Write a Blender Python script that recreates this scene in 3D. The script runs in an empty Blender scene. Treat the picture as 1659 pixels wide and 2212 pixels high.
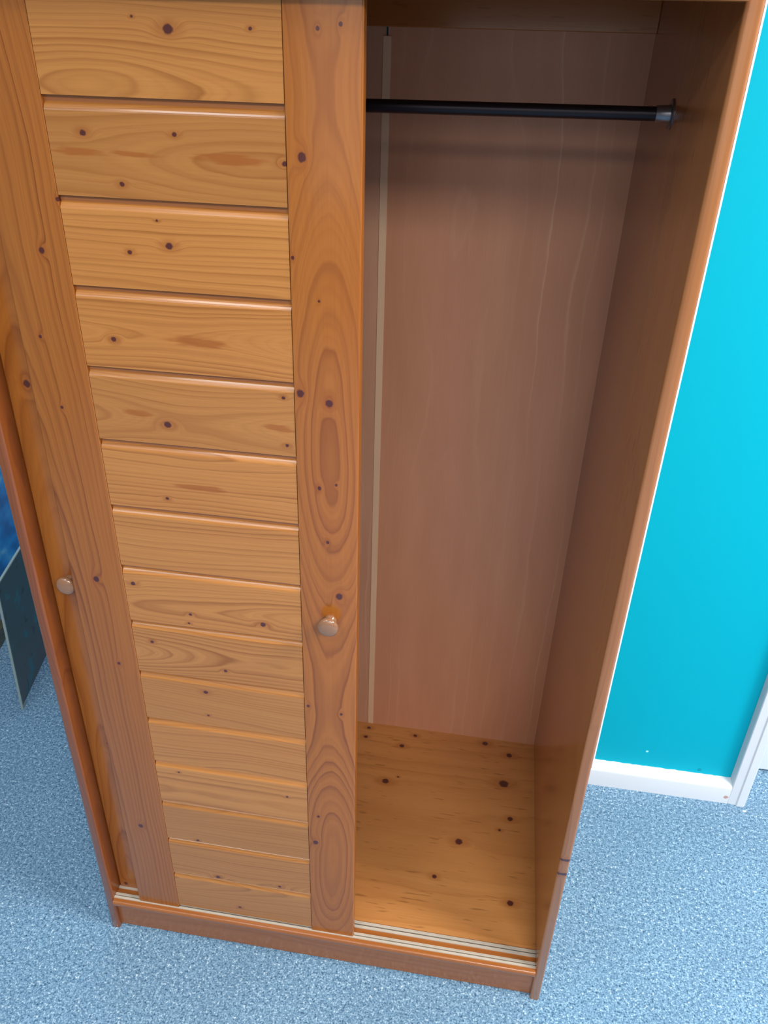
import bpy, bmesh, math, random
from mathutils import Vector, Matrix

# ------------------------------------------------------------------ camera
scene = bpy.context.scene
col = scene.collection
R = random.Random(7)

cam_d = bpy.data.cameras.new('camera')
cam = bpy.data.objects.new('camera', cam_d)
col.objects.link(cam)
right = Vector((0.9874962, 0.1553841, 0.0265886))
down = Vector((0.1013613, -0.4966692, -0.8620009))
fwd = Vector((-0.1207355, 0.8539177, -0.5062089))
mw = Matrix.Identity(4)
for i in range(3):
    mw[i][0] = right[i]; mw[i][1] = -down[i]; mw[i][2] = -fwd[i]
    mw[i][3] = (0.68713, -0.91375, 1.63264)[i]
cam.matrix_world = mw
cam_d.sensor_fit = 'HORIZONTAL'
cam_d.sensor_width = 36.0
cam_d.lens = 1711.33 / 1659.0 * 36.0
cam_d.clip_start = 0.02
scene.camera = cam

# ------------------------------------------------------------------ light
world = bpy.data.worlds.new('world'); scene.world = world
world.use_nodes = True
bg = world.node_tree.nodes['Background']
bg.inputs[0].default_value = (0.82, 0.93, 1.0, 1)
bg.inputs[1].default_value = 0.30

def area(name, loc, target, sx, sy, power, color=(1, 1, 1)):
    d = bpy.data.lights.new(name, 'AREA'); d.shape = 'RECTANGLE'
    d.size = sx; d.size_y = sy; d.energy = power; d.color = color
    o = bpy.data.objects.new(name, d); col.objects.link(o)
    o.location = loc
    o.rotation_euler = (Vector(target) - Vector(loc)).to_track_quat('-Z', 'Y').to_euler()
    return o
area('ceiling_lamp_left', (-0.15, -0.95, 2.58), (-0.15, -0.95, 0), 0.4, 0.4, 6, (0.92, 0.97, 1.0))
area('ceiling_lamp_right', (2.2, -0.4, 2.58), (2.2, -0.4, 0), 0.6, 0.6, 78, (1.0, 0.95, 0.88))
area('ceiling_lamp_row_left', (-0.7, -1.9, 2.58), (-0.7, -1.9, 0), 2.0, 0.3, 21, (0.86, 0.96, 1.0))
area('alcove_fill', (-0.45, 0.95, 2.58), (-0.45, 0.95, 0), 0.6, 0.6, 9, (0.82, 0.95, 1.0))  # added unseen fill, brightens the blue print and the carpet at left
area('ceiling_lamp_row_right', (1.5, -1.9, 2.58), (1.5, -1.9, 0), 1.2, 0.6, 64, (1.0, 0.96, 0.91))
area('ceiling_lamp_far', (0.7, -3.4, 2.58), (0.7, -3.4, 0), 1.2, 0.6, 32, (1.0, 0.96, 0.92))
area('front_fill', (0.9, -4.1, 1.5), (0.7, 0.0, 1.0), 2.2, 1.4, 8, (1.0, 0.96, 0.92))  # added fill behind the camera, lifts the door fronts more than the carpet
area('window_side', (3.3, -0.5, 1.5), (1.3, 0.2, 0.3), 1.4, 1.5, 8, (0.90, 0.96, 1.0))

scene.view_settings.view_transform = 'Standard'
scene.view_settings.look = 'None'
scene.view_settings.gamma = 1.0
scene.view_settings.use_curve_mapping = False
scene.view_settings.exposure = 0.0

# ------------------------------------------------------------------ node helpers
def lin(r, g, b):
    f = lambda c: (c / 255 / 12.92) if c / 255 <= 0.04045 else ((c / 255 + 0.055) / 1.055) ** 2.4
    return (f(r), f(g), f(b), 1)

class T:
    """small wrapper that adds nodes to a tree"""
    def __init__(self, tree): self.t = tree; self.n = tree.nodes; self.l = tree.links
    def put(self, sock, v):
        if hasattr(v, 'is_output'): self.l.new(v, sock)
        elif v is not None: sock.default_value = v
    def m(self, op, a, b=None, c=None, clamp=False):
        n = self.n.new('ShaderNodeMath'); n.operation = op; n.use_clamp = clamp
        for i, v in enumerate((a, b, c)):
            if v is not None: self.put(n.inputs[i], v)
        return n.outputs[0]
    def vec(self, x, y, z):
        n = self.n.new('ShaderNodeCombineXYZ')
        for i, v in enumerate((x, y, z)): self.put(n.inputs[i], v)
        return n.outputs[0]
    def noise(self, v, scale=1.0, detail=2.0, rough=0.5):
        n = self.n.new('ShaderNodeTexNoise')
        self.put(n.inputs['Vector'], v)
        n.inputs['Scale'].default_value = scale; n.inputs['Detail'].default_value = detail
        n.inputs['Roughness'].default_value = rough
        return n.outputs[0]
    def ramp(self, fac, stops, interp='LINEAR'):
        n = self.n.new('ShaderNodeValToRGB'); cr = n.color_ramp; cr.interpolation = interp
        while len(cr.elements) < len(stops): cr.elements.new(0.5)
        for e, (p, c) in zip(cr.elements, stops):
            e.position = p; e.color = c if len(c) == 4 else (*c, 1)
        self.put(n.inputs[0], fac)
        return n.outputs[0]
    def mix(self, fac, a, b, mode='MIX'):
        n = self.n.new('ShaderNodeMix'); n.data_type = 'RGBA'; n.blend_type = mode
        self.put(n.inputs[0], fac); self.put(n.inputs[6], a); self.put(n.inputs[7], b)
        return n.outputs[2]
    def rng(self, v, a, b, c, d):
        n = self.n.new('ShaderNodeMapRange'); self.put(n.inputs[0], v)
        for i, x in enumerate((a, b, c, d)): n.inputs[i + 1].default_value = x
        return n.outputs[0]

def group(name, ins, outs):
    g = bpy.data.node_groups.new(name, 'ShaderNodeTree')
    for i in ins: g.interface.new_socket(i, in_out='INPUT', socket_type='NodeSocketFloat')
    for o in outs: g.interface.new_socket(o, in_out='OUTPUT', socket_type='NodeSocketFloat')
    gi = g.nodes.new('NodeGroupInput'); go = g.nodes.new('NodeGroupOutput')
    return g, T(g), gi.outputs, go.inputs

# growth rings of a log cut along its length
GG, t, gi, go = group('wood_grain', ['U', 'V', 'W', 'Disp', 'V0', 'D0', 'Slope', 'Spacing', 'Seed', 'Warp', 'WaveA', 'WaveC', 'WaveP'],
                      ['Line', 'Fiber', 'Tone'])
us = t.m('ADD', gi['U'], t.m('MULTIPLY', gi['Seed'], 3.17))
vs = t.m('ADD', gi['V'], t.m('MULTIPLY', gi['Seed'], 1.31))
n1 = t.m('SUBTRACT', t.noise(t.vec(t.m('MULTIPLY', us, 2.6), t.m('MULTIPLY', vs, 9.0), gi['W']), 1.0, 2.0), 0.5)
n2 = t.m('SUBTRACT', t.noise(t.vec(t.m('MULTIPLY', us, 2.1), t.m('MULTIPLY', vs, 1.0), gi['Seed']), 1.0, 1.0), 0.5)
vv = t.m('ADD', t.m('SUBTRACT', gi['V'], gi['V0']), t.m('MULTIPLY', t.m('MULTIPLY', n1, gi['Warp']), 0.028))
dd = t.m('ADD', t.m('ADD', gi['D0'], t.m('MULTIPLY', gi['Slope'], gi['U'])),
         t.m('ADD', gi['W'], t.m('MULTIPLY', t.m('MULTIPLY', n2, gi['Warp']), 0.07)))
wave = t.m('COSINE', t.m('DIVIDE', t.m('MULTIPLY', t.m('SUBTRACT', gi['U'], gi['WaveC']), 6.2832), t.m('MAXIMUM', gi['WaveP'], 0.05)))
dd = t.m('ADD', dd, t.m('MULTIPLY', gi['WaveA'], wave))
r = t.m('ADD', t.m('SQRT', t.m('ADD', t.m('MULTIPLY', vv, vv), t.m('MULTIPLY', dd, dd))), gi['Disp'])
fine = t.m('SUBTRACT', t.noise(t.vec(t.m('MULTIPLY', us, 14), t.m('MULTIPLY', vs, 60), 0.0), 1.0, 2.0), 0.5)
tt = t.m('ADD', t.m('DIVIDE', r, gi['Spacing']), t.m('MULTIPLY', fine, 0.35))
tt = t.m('ADD', tt, t.m('MULTIPLY', t.noise(t.vec(t.m('MULTIPLY', tt, 0.45), gi['Seed'], 0.0), 1.0, 1.0), 1.6))
fr = t.m('FRACT', tt)
k = lambda v: (v, v, v, 1)
ln_ = t.ramp(fr, [(0, k(0.12)), (0.3, k(0.03)), (0.72, k(0.5)), (0.9, k(1.0)), (1.0, k(0.12))])
fl = t.m('FLOOR', tt)
md = t.noise(t.vec(t.m('MULTIPLY', fl, 0.77), t.m('MULTIPLY', us, 1.5), gi['Seed']), 1.0, 0.0)
f2 = t.ramp(t.m('FRACT', t.m('MULTIPLY', tt, 2.63)), [(0, k(0.2)), (0.35, k(0.0)), (0.85, k(1.0)), (1.0, k(0.2))])
t.put(go['Line'], t.m('ADD', t.m('MULTIPLY', ln_, t.rng(md, 0.25, 0.75, 0.15, 1.15)), t.m('MULTIPLY', f2, 0.20)))
t.put(go['Fiber'], t.noise(t.vec(t.m('MULTIPLY', us, 9), t.m('MULTIPLY', vs, 420), t.m('MULTIPLY', gi['W'], 420)), 1.0, 3.0, 0.6))
t.put(go['Tone'], t.noise(t.vec(t.m('MULTIPLY', us, 3.0), t.m('MULTIPLY', vs, 14), gi['Seed']), 1.0, 2.0))

# one knot: bends the rings round it, dark heart, warm halo
GK, t, gi, go = group('wood_knot', ['U', 'V', 'UK', 'VK', 'R'], ['Disp', 'Core', 'Halo'])
du = t.m('SUBTRACT', gi['U'], gi['UK']); dv = t.m('SUBTRACT', gi['V'], gi['VK'])
du2 = t.m('MULTIPLY', du, du); dv2 = t.m('MULTIPLY', dv, dv)
r2 = t.m('MULTIPLY', gi['R'], gi['R'])
e = t.m('POWER', 2.718, t.m('MULTIPLY', -1.0, t.m('DIVIDE', t.m('ADD', t.m('MULTIPLY', du2, 0.13), t.m('MULTIPLY', dv2, 0.42)), r2)))
t.put(go['Disp'], t.m('MULTIPLY', t.m('MULTIPLY', e, gi['R']), 1.6))
nz = t.noise(t.vec(gi['U'], gi['V'], gi['R']), 260, 2.0)
dn = t.m('SQRT', t.m('DIVIDE', t.m('ADD', du2, t.m('MULTIPLY', dv2, 1.25)), r2))
dn = t.m('ADD', dn, t.m('MULTIPLY', t.m('SUBTRACT', nz, 0.5), 0.5))
t.put(go['Core'], t.rng(dn, 1.08, 0.72, 0.0, 1.0))
d3 = t.m('SQRT', t.m('DIVIDE', t.m('ADD', t.m('MULTIPLY', du2, 0.30), dv2), r2))
t.put(go['Halo'], t.rng(d3, 2.1, 0.9, 0.0, 1.0))

def base_mat(name, rough=0.5, spec=0.5, coat=0.0):
    m = bpy.data.materials.new(name); m.use_nodes = True
    b = m.node_tree.nodes['Principled BSDF']
    b.inputs['Roughness'].default_value = rough
    b.inputs['Specular IOR Level'].default_value = spec
    if coat: b.inputs['Coat Weight'].default_value = coat; b.inputs['Coat Roughness'].default_value = 0.14
    return m, T(m.node_tree), b

def pine(name, along, across, knots=(), streaks=(), light=(192, 122, 64), dark=(146, 80, 34), v0=0.0, d0=0.03, slope=0.02,
         spacing=0.0065, seed=1.0, warp=1.0, contrast=0.9, rough=0.25, origin=(0, 0), bump=0.05, flecks=0.0, wave=(0.0, 0.0, 1.0), coat=0.5):
    """varnished softwood: grain runs along one axis of the piece, knots are given as (along, across, radius)"""
    m, t, b = base_mat(name, rough, 0.4, coat)
    tc = t.n.new('ShaderNodeTexCoord'); sp = t.n.new('ShaderNodeSeparateXYZ')
    t.l.new(tc.outputs['Object'], sp.inputs[0])
    ax = {'x': sp.outputs[0], 'y': sp.outputs[1], 'z': sp.outputs[2]}
    U = t.m('SUBTRACT', ax[along], origin[0]); V = t.m('SUBTRACT', ax[across], origin[1])
    W = ax[[a for a in 'xyz' if a not in (along, across)][0]]
    disp, core, halo = 0.0, None, None
    for (ku, kv, kr) in knots:
        n = t.n.new('ShaderNodeGroup'); n.node_tree = GK
        for s, v in (('U', U), ('V', V), ('UK', ku - origin[0]), ('VK', kv - origin[1]), ('R', kr * 1.12)): t.put(n.inputs[s], v)
        disp = t.m('ADD', disp, n.outputs['Disp'])
        core = n.outputs['Core'] if core is None else t.m('MAXIMUM', core, n.outputs['Core'])
        halo = n.outputs['Halo'] if halo is None else t.m('MAXIMUM', halo, n.outputs['Halo'])
    g = t.n.new('ShaderNodeGroup'); g.node_tree = GG
    for s, v in (('U', U), ('V', V), ('W', W), ('Disp', disp), ('V0', v0), ('D0', d0), ('Slope', slope),
                 ('Spacing', spacing), ('Seed', seed), ('Warp', warp), ('WaveA', wave[0]), ('WaveC', wave[1]), ('WaveP', wave[2])): t.put(g.inputs[s], v)
    L, D = lin(*light), lin(*dark)
    c = t.mix(t.m('MULTIPLY', g.outputs['Line'], contrast, clamp=True), L, D)
    c = t.mix(t.rng(g.outputs['Tone'], 0.35, 0.75, 0.0, 0.30), c, lin(light[0] * 0.88, light[1] * 0.80, light[2] * 0.70))
    c = t.mix(t.rng(g.outputs['Fiber'], 0.35, 0.8, 0.0, 0.22), c, D)
    if flecks:
        fn = t.noise(t.vec(t.m('MULTIPLY', U, 22), t.m('MULTIPLY', V, 170), seed), 1.0, 1.0)
        c = t.mix(t.rng(fn, 0.66, 0.76, 0.0, flecks), c, lin(dark[0] * 0.72, dark[1] * 0.62, dark[2] * 0.5))
    for (su, sv, lu, lv) in streaks:
        a = t.m('DIVIDE', t.m('SUBTRACT', U, su - origin[0]), lu); d = t.m('DIVIDE', t.m('SUBTRACT', V, sv - origin[1]), lv)
        d = t.m('ADD', d, t.m('MULTIPLY', a, 0.25))
        q = t.m('ADD', t.m('SQRT', t.m('ADD', t.m('MULTIPLY', a, a), t.m('MULTIPLY', d, d))),
                t.m('MULTIPLY', t.m('SUBTRACT', t.noise(t.vec(t.m('MULTIPLY', U, 30), t.m('MULTIPLY', V, 240), 0.0), 1.0, 2.0), 0.5), 1.3))
        c = t.mix(t.rng(q, 1.0, 0.6, 0.0, 0.62), c, lin(150, 74, 14))
    if core is not None:
        c = t.mix(t.m('MULTIPLY', halo, 0.42), c, lin(150, 78, 26))
        c = t.mix(t.m('MULTIPLY', core, 0.95, clamp=True), c, lin(74, 28, 30))
    t.l.new(c, b.inputs['Base Color'])
    bp = t.n.new('ShaderNodeBump'); bp.inputs['Strength'].default_value = bump; bp.inputs['Distance'].default_value = 0.001
    t.l.new(g.outputs['Fiber'], bp.inputs['Height']); t.l.new(bp.outputs[0], b.inputs['Normal'])
    return m

def plain(name, rgb, rough=0.5, spec=0.5, metal=0.0, var=0.0, scale=6.0):
    m, t, b = base_mat(name, rough, spec)
    b.inputs['Metallic'].default_value = metal
    tc = t.n.new('ShaderNodeTexCoord')
    n = t.noise(tc.outputs['Object'], scale, 4.0)
    L = lin(*rgb)
    t.l.new(t.mix(t.rng(n, 0.3, 0.7, 0.0, var), L, lin(*[c * 0.8 for c in rgb])), b.inputs['Base Color'])
    return m

# ------------------------------------------------------------------ mesh helpers
def obj(name, bm, mat, parent=None, smooth=False):
    bmesh.ops.recalc_face_normals(bm, faces=bm.faces[:])
    me = bpy.data.meshes.new(name); bm.to_mesh(me); bm.free()
    if smooth:
        me.polygons.foreach_set('use_smooth', [True] * len(me.polygons))
        me.set_sharp_from_angle(angle=math.radians(40))
    me.materials.append(mat)
    o = bpy.data.objects.new(name, me); col.objects.link(o)
    if parent is not None: o.parent = parent
    return o

def box(x0, x1, y0, y1, z0, z1, bm=None):
    bm = bm or bmesh.new()
    v = [bm.verts.new((x, y, z)) for x in (x0, x1) for y in (y0, y1) for z in (z0, z1)]
    for f in ((0, 1, 3, 2), (4, 6, 7, 5), (0, 4, 5, 1), (2, 3, 7, 6), (0, 2, 6, 4), (1, 5, 7, 3)):
        bm.faces.new([v[i] for i in f])
    return bm

def bevel(bm, w, seg=2, pick=None):
    es = [e for e in bm.edges if pick is None or pick(e.verts[0].co, e.verts[1].co)]
    bmesh.ops.bevel(bm, geom=es, offset=w, segments=seg, profile=0.5, affect='EDGES', clamp_overlap=True)
    return bm

def bbox(x0, x1, y0, y1, z0, z1, w=0.001, seg=2): return bevel(box(x0, x1, y0, y1, z0, z1), w, seg)

def prism(profile, a, b, axis, bm=None):
    """closed profile of (p, q) extruded from a to b along an axis: axis x -> (y, z); axis y -> (x, z); axis z -> (x, y)"""
    bm = bm or bmesh.new()
    def P(p, q, s): return {'x': (s, p, q), 'y': (p, s, q), 'z': (p, q, s)}[axis]
    A = [bm.verts.new(P(p, q, a)) for p, q in profile]; B = [bm.verts.new(P(p, q, b)) for p, q in profile]
    n = len(profile)
    for i in range(n): bm.faces.new((A[i], A[(i + 1) % n], B[(i + 1) % n], B[i]))
    bm.faces.new(A); bm.faces.new(B[::-1])
    return bm

def lathe(profile, origin, direction, seg=32):
    """profile of (distance along, radius) turned about an axis"""
    bm = bmesh.new()
    q = Vector(direction).to_track_quat('Z', 'Y').to_matrix()
    rings = []
    for d, r_ in profile:
        rings.append([bm.verts.new(Vector(origin) + q @ Vector((r_ * math.cos(2 * math.pi * i / seg), r_ * math.sin(2 * math.pi * i / seg), d)))
                      for i in range(seg)])
    for a, b in zip(rings, rings[1:]):
        for i in range(seg): bm.faces.new((a[i], a[(i + 1) % seg], b[(i + 1) % seg], b[i]))
    bm.faces.new(rings[0][::-1]); bm.faces.new(rings[-1])
    return bm

def tag(o, label=None, cat=None, kind=None, group=None):
    for k_, v in (('label', label), ('category', cat), ('kind', kind), ('group', group)):
        if v: o[k_] = v
    return o

def empty(name, loc=(0, 0, 0)):
    o = bpy.data.objects.new(name, None); col.objects.link(o); o.location = loc
    o.empty_display_size = 0.1
    return o

# ------------------------------------------------------------------ room
WALL_Y = 0.60
def carpet_mat():
    m, t, b = base_mat('carpet', 0.95, 0.15)
    tc = t.n.new('ShaderNodeTexCoord'); co = tc.outputs['Object']
    n1 = t.noise(co, 290, 3.0, 0.7)
    n2 = t.noise(co, 130, 2.0, 0.6)
    n3 = t.noise(co, 5, 3.0, 0.6)
    h = t.m('ADD', t.m('MULTIPLY', n1, 0.65), t.m('MULTIPLY', n2, 0.35))
    c = t.ramp(h, [(0.36, lin(44, 70, 98)), (0.45, lin(98, 134, 164)), (0.54, lin(131, 167, 195)), (0.60, lin(174, 204, 225)), (0.65, lin(248, 252, 254))])
    c = t.mix(t.rng(n3, 0.35, 0.7, 0.0, 0.22), c, lin(88, 116, 142))
    t.l.new(c, b.inputs['Base Color'])
    bp = t.n.new('ShaderNodeBump'); bp.inputs['Strength'].default_value = 0.7; bp.inputs['Distance'].default_value = 0.004
    t.l.new(h, bp.inputs['Height']); t.l.new(bp.outputs[0], b.inputs['Normal'])
    return m
tag(obj('floor', box(-1.6, 3.6, -4.2, 2.2, -0.05, 0.0), carpet_mat()), kind='structure')

def wall_mat(name, rgb, spots=()):
    m, t, b = base_mat(name, 0.6, 0.12)
    tc = t.n.new('ShaderNodeTexCoord'); co = tc.outputs['Object']
    c = t.mix(t.rng(t.noise(co, 2.2, 3.0), 0.3, 0.7, 0.0, 0.10), lin(*rgb), lin(*[x * 0.88 for x in rgb]))
    for p, rad, scol in spots:
        v = t.n.new('ShaderNodeVectorMath'); v.operation = 'DISTANCE'
        t.l.new(co, v.inputs[0]); v.inputs[1].default_value = p
        q = t.m('ADD', v.outputs[1], t.m('MULTIPLY', t.m('SUBTRACT', t.noise(co, 180, 2.0), 0.5), rad * 0.8))
        c = t.mix(t.rng(q, rad, rad * 0.75, 0.0, 1.0), c, lin(*scol))
    t.l.new(c, b.inputs['Base Color'])
    bp = t.n.new('ShaderNodeBump'); bp.inputs['Strength'].default_value = 0.12; bp.inputs['Distance'].default_value = 0.001
    t.l.new(t.noise(co, 220, 3.0), bp.inputs['Height']); t.l.new(bp.outputs[0], b.inputs['Normal'])
    return m
teal = wall_mat('teal_paint', (0, 176, 202), [((1.164, 0.60, 0.114), 0.0035, (190, 245, 245)), ((1.30, 0.60, 0.075), 0.006, (4, 150, 172))])
white_wall = wall_mat('white_wall_paint', (226, 232, 236))
gloss_white = wall_mat('white_gloss_paint', (226, 231, 238), [((1.3711, 0.571, 0.0222), 0.006, (196, 160, 158))])
door_white = wall_mat('white_door_paint', (226, 232, 236))

DX0, DX1 = 1.425, 2.20
bm = box(0.20, 1.40, WALL_Y, 0.72, 0, 2.6)
box(DX1, 3.6, WALL_Y, 0.72, 0, 2.6, bm); box(1.40, DX1, WALL_Y, 0.72, 2.03, 2.6, bm)
tag(obj('wall_back', bm, teal), kind='structure')
tag(obj('wall_left', box(-1.10, -0.99, 0.25, 1.7, 0, 2.6), white_wall), kind='structure')
tag(obj('wall_far', box(-1.15, 0.20, 1.6, 1.7, 0, 2.6), white_wall), kind='structure')
tag(obj('wall_return', box(0.10, 0.20, WALL_Y, 1.6, 0, 2.6), white_wall), kind='structure')
tag(obj('ceiling', box(-1.6, 3.6, -4.2, 2.2, 2.62, 2.70), white_wall), kind='structure')

# skirting board with a rounded, unevenly painted top edge
prof = [(0.571, 0.0), (0.571, 0.050), (0.5725, 0.0555), (0.577, 0.0595), (0.583, 0.0615), (WALL_Y, 0.063), (WALL_Y, 0.0)]
def skirt(x0, x1):
    bm = bmesh.new(); rr = random.Random(3); prev = None
    n = max(2, int((x1 - x0) / 0.008))
    for i in range(n + 1):
        x = x0 + (x1 - x0) * i / n
        w = rr.uniform(-0.0012, 0.0012)
        ring = [bm.verts.new((x, p, q + (w if q > 0.062 else 0))) for p, q in prof]
        if prev:
            for j in range(len(prof)): bm.faces.new((prev[j], prev[(j + 1) % len(prof)], ring[(j + 1) % len(prof)], ring[j]))
        else: bm.faces.new(ring)
        prev = ring
    bm.faces.new(prev[::-1])
    return bm
tag(obj('baseboard_back', skirt(0.205, 1.379), gloss_white, smooth=True), kind='structure')

# door casing to the right of the teal wall: a returned edge, a flat and a raised outer bead
cas = [(1.379, WALL_Y), (1.379, 0.5745), (1.3805, 0.572), (1.398, 0.570), (1.401, 0.5665), (1.4165, 0.5665), (1.4215, 0.5705),
       (1.4215, 0.578), (1.425, 0.580), (1.425, 0.72), (1.400, 0.72), (1.400, WALL_Y)]
tag(obj('trim_1', prism(cas, 0.0, 2.03, 'z'), gloss_white), kind='structure')
cas2 = [(2 * (DX0 + DX1) / 2 - x, y) for x, y in cas]
tag(obj('trim_2', prism(cas2, 0.0, 2.03, 'z'), gloss_white), kind='structure')
bm = box(DX0 + 0.002, DX1 - 0.002, 0.698, 0.738, 0.007, 2.02)
tag(obj('door_1', bevel(bm, 0.0015, 2), door_white), kind='structure')
tag(obj('door_gap_shade', box(DX0, DX1, 0.706, 0.76, 0.0, 0.004), plain('gap_shade', (48, 50, 58), 0.8)), kind='structure')  # dark strip standing in for the shade in the gap under the door

# ------------------------------------------------------------------ wardrobe
Wd, TH, D = 0.90, 0.018, 0.5865          # width, board thickness, inner depth
ZN = 0.0977                              # top of the plinth board
ZT, PIT = 1.56231, 0.10484               # groove of the uppermost board line, spacing of the door boards
HT = 1.79                                # overall height
wardrobe = tag(empty('wardrobe'), 'varnished pine wardrobe with sliding slatted door pushed left and open empty right half', 'wardrobe')
RED = dict(light=(172, 101, 38), dark=(120, 58, 14), contrast=0.75)
m_side_r = pine('pine_side_right', 'z', 'y', d0=0.05, v0=0.10, slope=0.015, spacing=0.012, seed=3.3, light=(172, 110, 64), dark=(134, 78, 40), contrast=0.45, flecks=0.35,
                knots=[(0.4354, 0.0, 0.003), (0.3981, 0.0, 0.003)])
m_side_l = pine('pine_side_left', 'z', 'y', d0=0.04, v0=0.02, slope=0.02, seed=5.1, light=(144, 77, 32), dark=(106, 50, 19), contrast=0.5)
def side(x0, x1, mat, name='side_panel'):
    # a board with a cut-out for the skirting at its lower back corner
    pr = [(0.0, 0.0), (0.555, 0.0), (0.555, 0.085), (D + 0.006, 0.085), (D + 0.006, HT), (0.0, HT)]
    bm = prism(pr, x0, x1, 'x')
    bevel(bm, 0.0045, 4, lambda a, b: abs(a.y) < 1e-5 and abs(b.y) < 1e-5 and abs(a.x - b.x) < 1e-5)
    bevel(bm, 0.003, 2, lambda a, b: a.z < 1e-5 and b.z < 1e-5 and min(a.y, b.y) < 0.003 and abs(a.x - b.x) > 0.004)
    return obj(name, bm, mat, wardrobe, smooth=True)
side(0.0, TH, m_side_l); side_r = side(Wd - TH, Wd, m_side_r)
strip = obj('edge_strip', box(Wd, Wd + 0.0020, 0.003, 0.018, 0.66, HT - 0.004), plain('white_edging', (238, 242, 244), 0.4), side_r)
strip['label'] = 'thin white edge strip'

# plinth board with rounded nose and the panel under it
KFL = [(0.5251,0.4037,0.0079),(0.8087,0.4464,0.0112),(0.7132,0.2645,0.0083),(0.8263,0.3463,0.0064),(0.8304,0.1344,0.0068),(0.6675,0.1687,0.0050),(0.5781,0.5626,0.0048),(0.5486,0.5220,0.0059),(0.7582,0.5683,0.0071),(0.8202,0.5389,0.0070),(0.4555,0.5680,0.0048),(0.4525,0.5363,0.0048),(0.8028,0.3115,0.0032),(0.5532,0.4217,0.0023)]
m_floor = pine('pine_ply_floor', 'x', 'y', KFL, d0=0.02, v0=0.30, slope=0.05, spacing=0.03, seed=8.2, light=(206, 142, 80), dark=(156, 92, 42), contrast=0.35, warp=2.2, flecks=0.45, rough=0.4)
obj('wardrobe_floor', box(TH, Wd - TH, 0.043, D, ZN - 0.018, ZN - 0.0003), m_floor, wardrobe)
m_rail = pine('pine_plinth', 'x', 'z', d0=0.012, v0=0.07, slope=0.012, spacing=0.014, seed=2.4, light=(164, 98, 46), dark=(128, 68, 26), contrast=0.5)
nose = [(0.043, ZN - 0.018), (0.043, ZN), (-0.0005, ZN), (-0.0032, ZN - 0.0008), (-0.0048, ZN - 0.003), (-0.0054, ZN - 0.0065), (-0.0052, ZN - 0.011), (-0.0038, ZN - 0.0145), (-0.001, ZN - 0.017), (0.003, ZN - 0.018)]
obj('nosing', prism(nose, TH + 0.0002, Wd - TH - 0.0002, 'x'), m_rail, wardrobe, smooth=True)
obj('plinth', box(TH, Wd - TH, 0.0105, 0.028, 0.002, ZN - 0.018), m_rail, wardrobe)

m_track = plain('track_cream', (196, 184, 168), 0.45, var=0.25, scale=40)
def track(y0, y1):
    h = 0.0022; w = y1 - y0; a = y0 + w * 0.40; c = y0 + w * 0.60
    pr = [(y0, ZN), (y0, ZN + h), (a, ZN + h), (a + 0.0002, ZN + 0.0003), (c - 0.0002, ZN + 0.0003), (c, ZN + h), (c + (y1 - c) * 0.45, ZN + h),
          (c + (y1 - c) * 0.5, ZN + h * 0.55), (c + (y1 - c) * 0.62, ZN + h * 0.55), (c + (y1 - c) * 0.66, ZN + h), (y1, ZN + h), (y1, ZN)]
    tr = obj('track', prism(pr, TH, Wd - TH, 'x'), m_track, wardrobe)
    gr = obj('groove', box(TH, Wd - TH, a + 0.0004, c - 0.0004, ZN + 0.0003, ZN + 0.0007), m_groove, tr)
    gr['label'] = 'dark groove'
m_groove = plain('groove_brown', (92, 78, 66), 0.8, var=1.0, scale=55)  # mottled brown tone along the bottom of the track groove
track(0.0044, 0.0160); track(0.0266, 0.0405)

# back: two thin panels joined by a cover strip that stops short of the top
def ply_mat(name, seed, rgb=(210, 148, 114), pale=(226, 176, 144)):
    m, t, b = base_mat(name, 0.38, 0.4)
    tc = t.n.new('ShaderNodeTexCoord'); sp = t.n.new('ShaderNodeSeparateXYZ'); t.l.new(tc.outputs['Object'], sp.inputs[0])
    U, V = sp.outputs[2], sp.outputs[0]
    g = t.n.new('ShaderNodeGroup'); g.node_tree = GG
    for s, v in (('U', U), ('V', V), ('W', 0.0), ('Disp', 0.0), ('V0', 0.60), ('D0', 0.02), ('Slope', 0.05), ('Spacing', 0.026), ('Seed', seed), ('Warp', 1.5)): t.put(g.inputs[s], v)
    c = t.mix(t.rng(g.outputs['Tone'], 0.3, 0.7, 0.0, 0.45), lin(*rgb), lin(rgb[0] * 0.9, rgb[1] * 0.86, rgb[2] * 0.82))
    c = t.mix(t.m('MULTIPLY', t.m('POWER', g.outputs['Line'], 3.0), 0.30), c, lin(*pale))
    c = t.mix(t.rng(g.outputs['Fiber'], 0.4, 0.8, 0.0, 0.12), c, lin(rgb[0] * 0.75, rgb[1] * 0.7, rgb[2] * 0.65))
    t.l.new(c, b.inputs['Base Color'])
    return m
obj('back_panel', box(TH, 0.4547, D, D + 0.004, 0.087, HT - 0.02), ply_mat('ply_left', 1.7, (206, 154, 124)), wardrobe)
obj('back_panel', box(0.4577, Wd - TH, D, D + 0.004, 0.087, HT - 0.02), ply_mat('ply_right', 4.4), wardrobe)
cs = obj('cover_strip', bbox(0.4494, 0.4634, D - 0.002, D, ZN, 1.6485, 0.0006, 1), plain('cover_strip_beige', (232, 192, 156), 0.45, var=0.1), wardrobe)
cs['label'] = 'pale beige joining strip'

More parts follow.
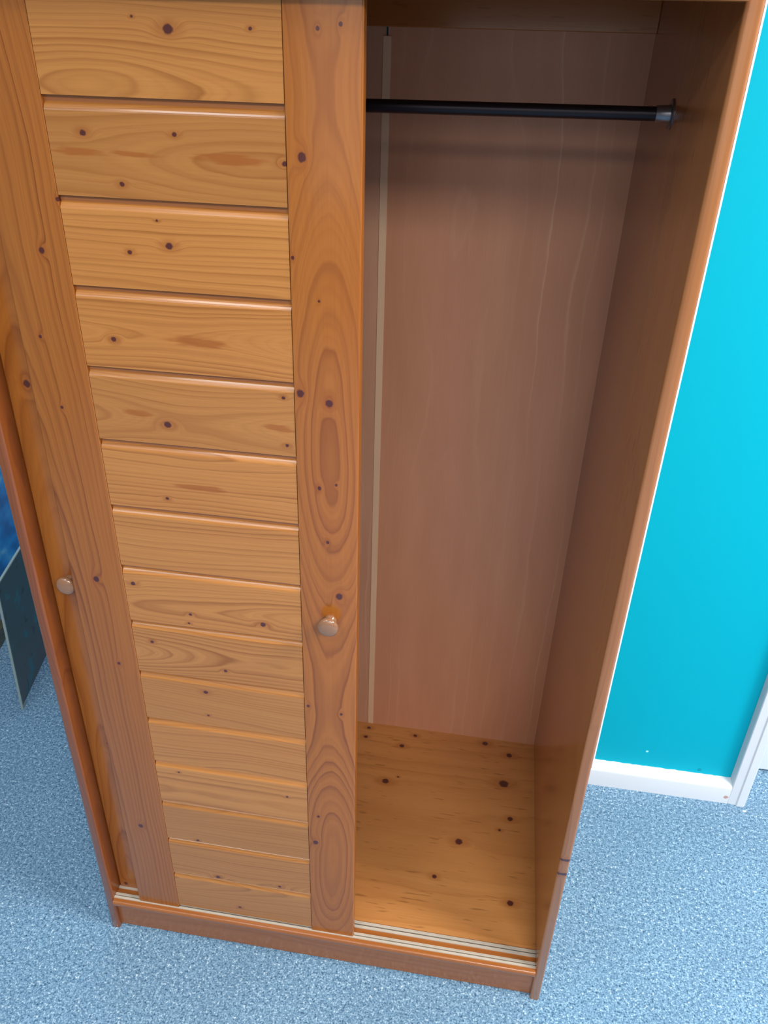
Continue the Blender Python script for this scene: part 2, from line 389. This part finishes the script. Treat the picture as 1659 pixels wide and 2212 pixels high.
# top: back batten, top board, front fascia
m_top = pine('pine_top', 'x', 'z', d0=0.03, v0=1.69, slope=0.02, spacing=0.016, seed=6.7, light=(176, 108, 54), dark=(136, 76, 34), contrast=0.5, flecks=0.3)
obj('back_batten', bbox(TH, Wd - TH, D - 0.018, D - 0.0002, 1.661, HT - 0.02, 0.001, 1), m_top, wardrobe)
obj('top_board', bbox(TH, Wd - TH, 0.0, D + 0.006, HT - 0.02, HT, 0.001, 1), m_top, wardrobe)
fa = obj('fascia', bbox(TH, Wd - TH, -0.016, 0.003, 1.6770, HT - 0.02, 0.002, 2), m_top, wardrobe)

# hanging rail on two flanged sockets
m_black = plain('dark_metal', (40, 34, 40), 0.35, 0.5, 0.6)
m_grey = plain('grey_metal', (128, 126, 132), 0.32, 0.5, 0.85)
yr = 0.2955
ra, rb = Vector((TH, yr, 1.5575)), Vector((Wd - TH, yr, 1.5660))
dr = (rb - ra).normalized()
rail = obj('hanging_rail', lathe([(0.010, 0.0088), ((rb - ra).length - 0.010, 0.0088)], ra, dr), m_black, wardrobe, smooth=True)
for o_, d_ in ((rb, -dr), (ra, dr)):
    s = obj('rail_socket', lathe([(0.0002, 0.0186), (0.0016, 0.0188), (0.0024, 0.0180), (0.0026, 0.0112), (0.0205, 0.0102), (0.0210, 0.0098), (0.0210, 0.0090)], o_, d_), m_grey, rail, smooth=True)
    s['label'] = 'grey metal flanged socket'

# sliding doors
m_knob = pine('knob_wood', 'y', 'x', d0=0.01, v0=0.0, spacing=0.004, seed=9.0, light=(152, 108, 78), dark=(128, 84, 58), contrast=0.3, rough=0.12, coat=1.0)
KB = {
 -1:[(0.3138,1.6425,0.0053),(0.2752,1.6531,0.0014),(0.4027,1.6450,0.0019)],
 0:[(0.2015,1.5402,0.0036),(0.3096,1.5426,0.0028),(0.2405,1.4881,0.0029),(0.4345,1.5183,0.0031)],
 1:[(0.2897,1.4218,0.0044),(0.2391,1.4118,0.0028),(0.2777,1.4500,0.0016)],
 2:[(0.2015,1.3014,0.0035)],
 3:[(0.2606,1.1879,0.0050),(0.4223,1.2410,0.0024),(0.4247,1.1736,0.0025)],
 4:[(0.2465,1.0730,0.0026)],
 6:[(0.1731,0.9151,0.0038),(0.2599,0.8684,0.0026),(0.2559,0.8506,0.0020),(0.3757,0.8658,0.0042)],
 7:[(0.1893,0.8032,0.0028),(0.3081,0.7616,0.0028)],
 8:[(0.2700,0.7092,0.0040),(0.2701,0.6572,0.0021)],
 10:[(0.2016,0.5059,0.0021),(0.3996,0.4836,0.0023)],
 11:[(0.2194,0.3237,0.0030)],
 12:[(0.2511,0.2211,0.0040),(0.3753,0.2222,0.0032)],
 13:[(0.2894,0.1345,0.0030)],
}
STK = {
 0:[(0.1908,1.5207,0.0369,0.0047),(0.2574,1.5206,0.0313,0.0031),(0.3738,1.5200,0.0489,0.0067)],
 2:[(0.3159,1.3061,0.0494,0.0081)],
 3:[(0.4131,1.1979,0.0273,0.0055),(0.2219,1.2011,0.0279,0.0050)],
 4:[(0.2957,1.0949,0.0452,0.0058)],
}
KSL = [(0.1252,1.4072,0.0040),(0.1007,1.2974,0.0024),(0.1121,1.1997,0.0025),(0.1140,0.9157,0.0052),(0.1256,0.7484,0.0030),(0.1079,0.3411,0.0050),(0.1575,1.4678,0.0027)]
KSR = [(0.4738,1.6471,0.0023),(0.4977,1.6512,0.0023),(0.4542,1.5258,0.0051),(0.4402,1.4176,0.0022),(0.4710,1.3688,0.0017),(0.4450,1.2493,0.0054),(0.4822,1.2388,0.0050),(0.4677,1.1141,0.0029),(0.4908,1.1216,0.0022),(0.4784,1.0283,0.0026),(0.4949,0.9361,0.0056),(0.4432,0.7100,0.0030),(0.4975,0.7014,0.0028),(0.4560,0.4446,0.0030),(0.4496,0.3720,0.0053)]
KBK = [(0.0506,1.2187,0.0055),(0.0330,0.1106,0.0045),(0.0600,0.525,0.0045)]
swap = lambda ks: [(b_, a_, r_) for a_, b_, r_ in ks]

XL, XR, XSL, XSR = 0.1583, 0.4368, 0.0723, 0.5219
GAP = 0.0152
ZB, ZTOP = ZN + 0.0024, 1.72
def door(dx, y, knobx, knobz, front):
    """backing slab (recess behind the board joints) that carries stiles, boards and a knob"""
    x = lambda v: v + dx
    wood = pine('pine_backing', 'x', 'z', seed=4.0, contrast=0.3, light=(168, 104, 58), dark=(140, 80, 40))
    slab = obj('sliding_door', box(x(XL - 0.01), x(XR + 0.01), y + 0.0065, y + 0.0145, ZB, ZTOP), wood, wardrobe)
    sm_l = pine('pine_stile_left', 'z', 'x', swap(KSL) if front else swap(KBK), v0=x(0.065) if front else 0.05, d0=0.030, slope=0.03, seed=2.2 if front else 11.0,
                spacing=0.0072, warp=0.8, origin=(0.9, 0), **RED)
    sm_r = pine('pine_stile_right', 'z', 'x', swap(KSR) if front else (), v0=x(0.481), d0=0.042, slope=0.0, seed=5.6, spacing=0.0076, warp=0.8, origin=(0.0, 0), wave=(0.026, 0.78, 0.86), **RED)
    for x0, x1, m in ((XSL, XL, sm_l), (XR, XSR, sm_r)):
        bm = box(x(x0), x(x1), y, y + 0.0148, ZB, ZTOP)
        out = x(x0) if x0 == XSL else x(x1)
        bevel(bm, 0.0032, 3, lambda a, b: abs(a.x - out) < 1e-5 and abs(b.x - out) < 1e-5 and a.y < y + 1e-5 and b.y < y + 1e-5)
        bevel(bm, 0.0007, 1, lambda a, b: a.y < y + 1e-5 and b.y < y + 1e-5 and abs(a.x - b.x) < 1e-5 and abs(a.x - out) > 0.02)
        obj('stile', bm, m, slab, smooth=True)
    rr = random.Random(21 if front else 5)
    for k in range(-1, 14):
        top = ZT - k * PIT
        bot = max(ZB, ZT - (k + 1) * PIT + GAP)
        if k == -1: top, bot = ZTOP - 0.012, ZT + GAP
        f = y + 0.0006
        pr = [(f, bot), (f, top), (f + 0.0004, top + 0.0016), (f + 0.0013, top + 0.0034), (f + 0.0027, top + 0.0054), (f + 0.0042, top + 0.0072), (f + 0.0059, top + 0.0085), (f + 0.0059, bot)]
        wide = (rr.uniform(-0.09, 0.09), rr.uniform(0.012, 0.06))
        kn = KB.get(k, []) if front else []
        shade = rr.uniform(0.95, 1.05)
        bm_ = pine('pine_board', 'x', 'z', kn, STK.get(k, []) if front else [], v0=(top + bot) / 2 + wide[0], d0=wide[1], slope=rr.uniform(-0.09, 0.09),
                   spacing=rr.uniform(0.0042, 0.0072), seed=rr.uniform(1, 40), warp=rr.uniform(0.6, 1.3), origin=(x(0.3), 0), contrast=rr.uniform(0.62, 0.88),
                   light=(190 * shade, 126 * shade, 64 * shade), dark=(142, 80, 28))
        obj('board', prism(pr, x(XL + 0.0007), x(XR - 0.0007), 'x'), bm_, slab, smooth=False)
    kp = [(0.0, 0.0097), (0.0012, 0.0101), (0.0030, 0.0098), (0.0050, 0.0082), (0.0070, 0.0074), (0.0090, 0.0082), (0.0110, 0.0112), (0.0130, 0.0142),
          (0.0150, 0.0157), (0.0172, 0.0161), (0.0195, 0.0154), (0.0212, 0.0134), (0.0224, 0.0100), (0.0230, 0.0055), (0.0232, 0.0012)]
    obj('knob', lathe(kp, (knobx, y, knobz), (0, -1, 0), 40), m_knob, slab, smooth=True)
door(0.0, 0.0059, 0.4812, 0.8905, True)
door(-0.0535, 0.0310, 0.0545, 0.8890, False)

# ------------------------------------------------------------------ things at the left
def slab_along(x0, y0, d, length, lean, thick, z0, z1, off=0.0, s0=0.0):
    """upright slab: runs from (x0, y0) along d, leans sideways by lean per metre of height, off = shift along its normal"""
    d = Vector((d[0], d[1], 0)).normalized(); n = Vector((d.y, -d.x, 0))
    up = Vector((lean, 0, 1)).normalized()
    bm = bmesh.new(); vs = []
    for s in (s0, s0 + length):
        for h in (z0, z1):
            for w in (off, off + thick):
                vs.append(bm.verts.new(Vector((x0, y0, 0)) + d * s + up * h + n * w))
    for f in ((0, 1, 3, 2), (4, 6, 7, 5), (0, 4, 5, 1), (2, 3, 7, 6), (0, 2, 6, 4), (1, 5, 7, 3)): bm.faces.new([vs[i] for i in f])
    return bm

def sheet_mat():
    m, t, b = base_mat('sheet_dark', 0.35, 0.5)
    tc = t.n.new('ShaderNodeTexCoord'); co = tc.outputs['Object']
    sp = t.n.new('ShaderNodeSeparateXYZ'); t.l.new(co, sp.inputs[0])
    c = t.ramp(t.m('ADD', sp.outputs[2], t.m('MULTIPLY', t.m('SUBTRACT', t.noise(co, 7, 3), 0.5), 0.12)), [(0.06, lin(86, 88, 90)), (0.26, lin(62, 86, 86))])
    n = t.noise(co, 16, 3.0)
    c = t.mix(t.rng(n, 0.58, 0.66, 0.0, 0.8), c, lin(30, 116, 128))
    n2 = t.noise(co, 27, 2.0)
    c = t.mix(t.rng(n2, 0.66, 0.72, 0.0, 0.8), c, lin(34, 36, 40))
    t.l.new(c, b.inputs['Base Color'])
    return m
dirn = (-0.215, 0.977)
sheet = empty('sheet_panel', (-0.531, 0.556, 0))
P0 = (0.0, 0.0)
m_sheet = sheet_mat(); m_edge = plain('sheet_edge', (150, 166, 164), 0.5)
sp_ = obj('sheet', slab_along(0, 0, dirn, 0.46, 0.05, 0.004, 0.012, 0.425, 0.0), m_sheet, sheet)
bm = slab_along(0, 0, dirn, 0.46, 0.05, 0.006, 0.425, 0.429, -0.001)
e1 = obj('edge_trim', bm, m_edge, sheet)
e2 = obj('edge_trim', slab_along(0, 0, dirn, 0.004, 0.05, 0.006, 0.012, 0.429, -0.001, -0.004), m_edge, sheet)
for e_ in (e1, e2): e_['label'] = 'pale edge trim'
f1 = obj('foot', slab_along(0, 0, dirn, 0.022, 0.05, 0.006, 0.0, 0.012, -0.001, -0.003), m_edge, sheet)
f2 = obj('foot', slab_along(0, 0, dirn, 0.022, 0.05, 0.006, 0.0, 0.012, -0.001, 0.41), m_edge, sheet)
tag(sheet, 'thin dark green-grey panel with pale edges standing on carpet left of wardrobe', 'panel')

def print_mat():
    m, t, b = base_mat('blue_print', 0.3, 0.5)
    tc = t.n.new('ShaderNodeTexCoord'); co = tc.outputs['Object']
    mp = t.n.new('ShaderNodeMapping'); mp.inputs['Scale'].default_value = (1, 1, 2.0); t.l.new(co, mp.inputs[0])
    n = t.noise(mp.outputs[0], 8.5, 3.0, 0.45)
    c = t.ramp(n, [(0.36, lin(6, 104, 176)), (0.48, lin(14, 134, 210)), (0.58, lin(40, 152, 220)), (0.68, lin(120, 190, 232))])
    t.l.new(c, b.inputs['Base Color'])
    return m
pic = empty('framed_picture', (-0.665, 0.40, 0))
m_fr = pine('frame_dark', 'y', 'z', seed=14, light=(94, 86, 62), dark=(58, 52, 38), spacing=0.006, contrast=0.6)
LN = -0.10
obj('backing_board', slab_along(0, 0, (-0.2, 0.98), 1.0, LN, 0.006, 0.002, 1.00, -0.02), m_fr, pic)
obj('mount', slab_along(0, 0, (-0.2, 0.98), 0.96, LN, 0.003, 0.03, 0.97, -0.014, 0.02), plain('mount_blue_grey', (132, 160, 196), 0.6), pic)
obj('print', slab_along(0, 0, (-0.2, 0.98), 0.84, LN, 0.001, 0.115, 0.90, -0.011, 0.08), print_mat(), pic)
for a in ((1.0, 0.0, 0.0, 0.042), (1.0, 0.0, 0.96, 1.0), (0.03, 0.0, 0.042, 0.96), (0.03, 0.97, 0.042, 0.96)):
    obj('frame_bar', slab_along(0, 0, (-0.2, 0.98), a[0], LN, 0.022, a[2], a[3], -0.014, a[1]), m_fr, pic)
tag(pic, 'large blue picture with pale border and dark wooden frame leaning behind the dark panel', 'picture')

# a flake of paint on the carpet by the door casing
bm = bmesh.new()
pts = [(-0.004, -0.001), (-0.001, -0.003), (0.004, -0.002), (0.005, 0.001), (0.001, 0.0025), (-0.003, 0.002)]
prism(pts, 0.0005, 0.0016, 'z', bm)
fl_ = obj('paint_flake', bm, gloss_white); fl_.location = (1.4165, 0.553, 0.0)
tag(fl_, 'small white paint flake lying on carpet at foot of door casing', 'flake')
